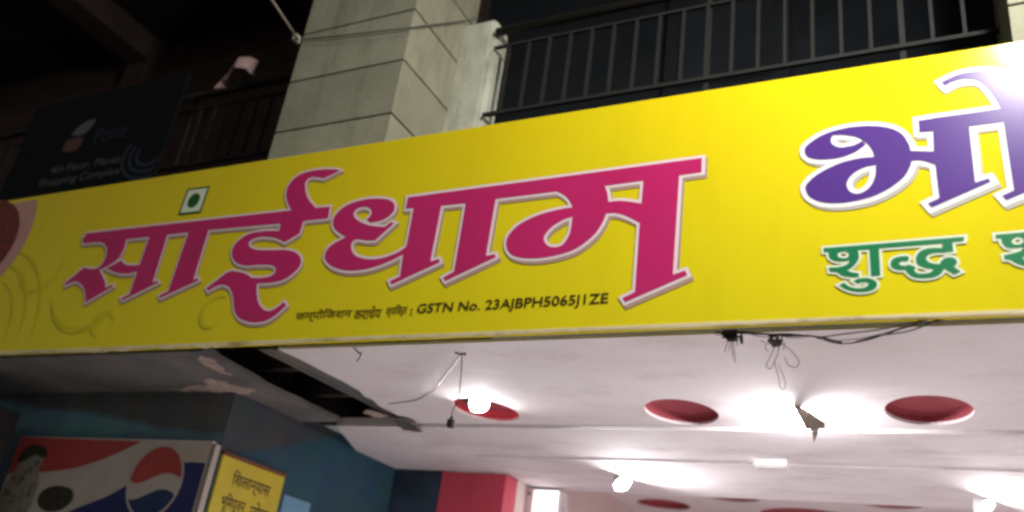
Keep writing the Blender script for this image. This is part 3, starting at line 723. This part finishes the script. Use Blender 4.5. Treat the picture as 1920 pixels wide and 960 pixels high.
led((-1.633, 4.52, 2.568), (0.60, -0.30, -0.74), 'glowing bulb hanging near the white wall box', (-1.633, 4.525, MZ-.003), 1.5, 'dome_soft')
led((0.078, 4.71, 2.568), (0.50, -0.30, -0.81), 'glowing bulb at the lower right edge of the ceiling', (0.078, 4.715, MZ-.003), 1.5, 'dome_soft')
t = thing('led_bulb', 'bare glowing bulb behind the torn hanging scrap', 'bulb', (BULB3[0], BULB3[1], CZ), 'LED bulbs in the shop ceiling')
c = (BULB3[0], BULB3[1], 2.583)
mesh('globe', lathe([(.0005,-.036),(.014,-.033),(.025,-.024),(.030,-.010),(.029,.002),(.024,.014),(.019,.022)], c, 20), 'bulb', t, True)
mesh('base', lathe([(.019,.022),(.018,.040),(.014,.0445)], c, 16), 'porcelain', t, True)
sb = mesh('junction_box', join(boxvf((-.845,4.04,2.570),(-.700,4.105,2.6045),.004), boxvf((-.835,4.05,2.564),(-.710,4.095,2.5695),.002)), 'white', None)
sb['label'] = 'small white box fixed on the ceiling below the hanging paper'; sb['category'] = 'junction box'

# torn dusty paper hanging in front of the third bulb
sc_ = 3.30/3.35
sh = [(-.553,2.619),(-.533,2.619),(-.515,2.606),(-.501,2.596),(-.478,2.578),(-.461,2.566),(-.465,2.549),(-.481,2.549),(-.488,2.525),(-.494,2.502),(-.501,2.539),(-.512,2.546),(-.521,2.544),(-.531,2.568),(-.541,2.591)]
sh = [(x*sc_, 1.6+(z-1.6)*sc_) for x, z in sh]
sh = [(-.538+(x+.538)*1.25, CZ+(z-max(q[1] for q in sh))*1.22) for x, z in sh]
V, F = fill2d([[orient(poly(sh))]])
sv, sf = sheet_y(V, F, 0)
def wav(x, z): return 3.30 + .010*math.sin(x*95) + .008*math.sin(z*70+1)
v = [(x, wav(x, z), z) for x, _, z in sv] + [(x, wav(x, z)+.004, z) for x, _, z in sv]
tp = mesh('torn_paper', (v, sf + [tuple(i+len(sv) for i in t[::-1]) for t in sf]), 'shred', None)
tp['label'] = 'torn dusty scrap hanging from the ceiling before a bright bulb'; tp['category'] = 'scrap'

# ------------------------------------------------------------------ loose wiring
W = thing('wire_bundle', 'tangled black wires hanging under the right half of the sign', 'wires', (-.4, 2.53, 2.62))
def wob(p, a): return [Vector(q) + Vector((random.uniform(-a, a), random.uniform(-a, a)*1.5, random.uniform(-a, a))) for q in p]
run = [(-.650,2.535,2.618),(-.600,2.53,2.612),(-.556,2.53,2.609),(-.493,2.53,2.602),(-.43,2.528,2.597),(-.370,2.53,2.592),(-.341,2.53,2.585)]
for k in range(3):
    mesh('wire', tube(spline(wob(run, .003)), .0026, 5), 'wire', W, True)
for pts in ([(-.341,2.53,2.585),(-.282,2.53,2.567),(-.225,2.53,2.573),(-.165,2.53,2.592),(-.111,2.53,2.610),(-.015,2.545,2.634)],
            [(-.345,2.53,2.588),(-.27,2.53,2.597),(-.18,2.53,2.606),(-.10,2.53,2.622),(-.07,2.545,2.634)],
            [(-.25,2.53,2.570),(-.19,2.53,2.586),(-.10,2.53,2.600),(-.03,2.54,2.634)]):
    mesh('wire', tube(spline(pts), .0022, 5), 'wire', W, True)
mesh('taped_joint', tube([(-.335,2.53,2.583),(-.31,2.53,2.575),(-.285,2.53,2.569)], .0055, 7), 'wire', W, True)
def knot(c, r, n, m='wire'):
    pts = []
    for i in range(n):
        pts.append((c[0]+random.uniform(-r, r), c[1]+random.uniform(-.006, .006), c[2]+random.uniform(-r, r)*.8))
    mesh('wire_knot', tube(spline(pts, 5), .0026, 5), m, W, True)
knot((-.605,2.53,2.606), .022, 34); knot((-.62,2.53,2.603), .012, 16); knot((-.575,2.53,2.598), .010, 12); knot((-.472,2.53,2.586), .022, 30); knot((-.470,2.53,2.572), .014, 20)
for pts in ([(-.613,2.53,2.60),(-.615,2.53,2.575),(-.622,2.53,2.55)], [(-.60,2.53,2.60),(-.592,2.53,2.55),(-.589,2.53,2.515)], [(-.575,2.53,2.605),(-.568,2.53,2.585),(-.570,2.53,2.575)],
            [(-.47,2.53,2.57),(-.486,2.53,2.53),(-.497,2.53,2.505),(-.484,2.53,2.495),(-.468,2.53,2.53),(-.46,2.53,2.565)],
            [(-.458,2.53,2.575),(-.425,2.53,2.548),(-.404,2.53,2.515),(-.412,2.53,2.498),(-.434,2.53,2.505),(-.444,2.53,2.53)],
            [(-.475,2.53,2.52),(-.462,2.53,2.47),(-.456,2.53,2.437),(-.446,2.53,2.431),(-.443,2.53,2.455),(-.462,2.53,2.51)],
            [(-.615,2.53,2.607),(-.64,2.53,2.606),(-.655,2.53,2.612)], [(-.63,2.53,2.63),(-.622,2.53,2.61),(-.60,2.53,2.60)], [(-.50,2.53,2.577),(-.515,2.53,2.583)], [(-.61,2.53,2.60),(-.606,2.53,2.57),(-.611,2.53,2.555)], [(-.598,2.53,2.60),(-.60,2.53,2.56),(-.595,2.53,2.535)], [(-.585,2.53,2.60),(-.583,2.53,2.57)], [(-.49,2.53,2.585),(-.50,2.53,2.56),(-.492,2.53,2.55)], [(-.455,2.53,2.585),(-.445,2.53,2.57),(-.448,2.53,2.553)], [(-.46,2.53,2.60),(-.42,2.53,2.588),(-.36,2.53,2.594)], [(-.56,2.53,2.612),(-.51,2.53,2.595),(-.47,2.53,2.60)], [(-.30,2.53,2.575),(-.22,2.53,2.583),(-.14,2.53,2.604),(-.06,2.54,2.634)]):
    mesh('wire_end', tube(spline(pts), .0013, 5), 'twine', W, True)
mesh('tape_end', tube([(-.573,2.53,2.60),(-.571,2.53,2.585),(-.569,2.53,2.576)], .005, 6), 'wire', W, True)

P = thing('hanging_wire', 'thin wire with a black plug hanging beside the leftmost bulb', 'wire', (-1.62, 2.66, 2.62))
mesh('drop_wire', tube(spline([(-1.620,2.655,2.621),(-1.603,2.645,2.54),(-1.594,2.64,2.446),(-1.608,2.64,2.40),(-1.609,2.64,2.372)]), .0022, 6), 'twine', P, True)
mesh('plug', join(boxvf((-1.620,2.63,2.335),(-1.597,2.65,2.366),.004), tube([(-1.609,2.64,2.365),(-1.609,2.64,2.376)], .006, 8)), 'wire', P)
mesh('ceiling_wire', tube(spline([(-1.620,2.655,2.617),(-1.70,2.75,2.616),(-1.853,2.922,2.616),(-1.96,3.05,2.616),(-2.05,3.128,2.616),(-2.16,3.21,2.616),(-2.34,3.27,2.616)]), .0018, 5), 'twine', P, True)
mesh('knot', tube(spline([(-1.64,2.64,2.617),(-1.615,2.66,2.612),(-1.60,2.65,2.616),(-1.625,2.67,2.614)]), .003, 5), 'twine', P, True)
hk = mesh('ceiling_hook', tube(spline([(-2.045,2.565,2.621),(-2.02,2.567,2.600),(-2.005,2.567,2.596),(-2.012,2.567,2.575),(-2.02,2.567,2.565)]), .003, 6), 'wire', None, True)
hk['label'] = 'small black hook sticking out of the ceiling by the sign'; hk['category'] = 'hook'

# ------------------------------------------------------------------ boards on the left wall
cb = thing('drinks_board', 'red, white and blue soft drink board on the corner wall', 'signboard', (-3.8, 3.07, 1.6))
mesh('panel', boxvf((-4.52, 3.060, 1.55), (-3.135, 3.088, 2.375), .003), 'cola_white', cb)
PY = 3.0585
flat_y('red_field', [loop('c-4515,2370 c-3600,2362 -3700,2318 -3850,2262 -4050,2212 c-4300,2185 c-4515,2170')], PY, 'cola_red', cb)
flat_y('blue_field', [loop('c-3890,2030 -3720,2090 c-3600,2152 -3540,2130 c-3330,2130 c-3320,2262 -3230,2270 c-3142,2268 c-3142,1560 c-4515,1560 c-4515,1800 -4200,1900')], PY, 'cola_blue', cb)
# round emblem
lc = Vector((-3.43, 2.175)); R = .165
def arcpts(a0, a1, n=20, r=R): return [Vector((lc.x + r*math.cos(a0+(a1-a0)*k/n), lc.y + r*1.0*math.sin(a0+(a1-a0)*k/n))) for k in range(n+1)]
lg = flat_y('emblem', [arcpts(0, 2*math.pi*39/40, 39, R*1.08)], PY-.001, 'cola_white', cb)
wave = lambda x, o: lc.y + o + .028*math.sin((x-lc.x)/R*2.6+.4)
xs = [lc.x - R*.97 + R*1.94*k/16 for k in range(17)]
top = [p for p in arcpts(0, math.pi, 24) if p.y > wave(p.x, .012)]
flat_y('emblem_red', [top + [Vector((x, wave(x, .012))) for x in xs if abs(x-lc.x) < R*.965]], PY-.002, 'cola_red', lg)
bot = [p for p in arcpts(-math.pi, 0, 24) if p.y < wave(p.x, -.065)]
flat_y('emblem_blue', [bot + [Vector((x, wave(x, -.065))) for x in xs[::-1] if abs(x-lc.x) < R*.94]], PY-.002, 'cola_blue2', lg)
fg = flat_y('printed_figure', [loop('-4420,2260 -4380,2290 -4310,2300 -4270,2260 c-4280,2200 -4240,2120 -4250,1950 -4300,1850 -4420,1830 -4500,1900 -4500,2050 -4470,2180')], PY-.001, 'fig_pale', cb)
flat_y('hair', [loop('-4470,2240 -4440,2310 -4360,2330 -4280,2310 -4250,2270 c-4290,2262 -4350,2275 -4420,2240')], PY-.002, 'fig_dark', fg)
flat_y('dark_shape', [loop('-4190,2095 -4100,2125 -3980,2110 -3950,2060 -4010,2010 -4120,2000 -4200,2040')], PY-.002, 'fig_dark', fg)
mesh('corner_trim', boxvf((-3.124, 3.055, 1.5), (-3.104, 3.0885, 2.36), .003), 'pale', B)
nb_ = thing('notice_board', 'yellow notice board with Hindi words on the side wall', 'signboard', (-3.10, 3.33, 1.6))
mesh('panel', boxvf((-3.107, 3.105, 1.55), (-3.090, 3.56, 2.322), .002), 'notice', nb_)
mesh('frame_bar', boxvf((-3.107, 3.10, 2.3225), (-3.084, 3.565, 2.338), .002), 'brownframe', nb_)
def side_text(body, ya, yb, zlo, zhi):
    v, f = text_sheet(body, ya, yb, zlo, zhi, 0, .012)
    v = [(-3.0885, x, z) for x, _, z in v]
    mesh('lettering', (v, f), 'ink', nb_)
for body, ya, yb, zl, zh in (('शिलान्यास'.replace('शि', 'िश'), 3.20, 3.475, 2.185, 2.275), ('भूमिपूजन'.replace('मि', 'िम'), 3.165, 3.33, 2.075, 2.165), ('लोक', 3.365, 3.50, 2.075, 2.165)):
    try: side_text(body, ya, yb, zl, zh)
    except Exception as e: print('text', e)
bp = mesh('blue_poster', boxvf((-3.107, 3.60, 1.6), (-3.100, 3.82, 2.245), .001), 'skyblue', None)
bp['label'] = 'plain sky blue poster beside the yellow notice board'; bp['category'] = 'poster'
dk = thing('dark_cabinet', 'tall black cabinet at the left edge in front of the corner wall', 'cabinet', (-4.6, 2.83, 0))
mesh('carcass', boxvf((-4.95, 2.62, 0.005), (-4.345, 2.90, 2.45), .006), 'blackbox', dk)
mesh('door', boxvf((-4.93, 2.602, 0.08), (-4.655, 2.618, 2.42), .003), 'blackbox', dk)
mesh('door', boxvf((-4.645, 2.602, 0.08), (-4.36, 2.618, 2.42), .003), 'blackbox', dk)

# white appliance by the red pier; front glow added so it reads white
ap = thing('wall_box', 'white wall box with an added glowing front and a curved handle beside the red pier', 'wall box', (-2.2, 4.86, 2.2))
mesh('body', boxvf((-2.335, 4.86, 2.16), (-2.135, 4.985, 2.588), .012), 'white', ap)
mesh('side_frame', boxvf((-2.342, 4.835, 2.16), (-2.300, 4.858, 2.586), .005), 'pinkwhite', ap)
mesh('handle', tube(spline([(-2.134,4.90,2.50),(-2.105,4.90,2.47),(-2.09,4.90,2.40),(-2.095,4.90,2.30),(-2.134,4.90,2.24)]), .009, 8), 'white', ap, True)
mesh('glow_panel', boxvf((-2.298, 4.8535, 2.18), (-2.145, 4.8595, 2.578), .002), 'boxglow', ap)
mesh('vent', boxvf((-2.245, 4.845, 2.40), (-2.205, 4.853, 2.425), .002), 'steel', ap)
mesh('knob', lathe([(.0005,.0),(.010,.0),(.010,.012),(.0005,.012)], (-2.318,4.82,2.545), 12), 'steel', ap)
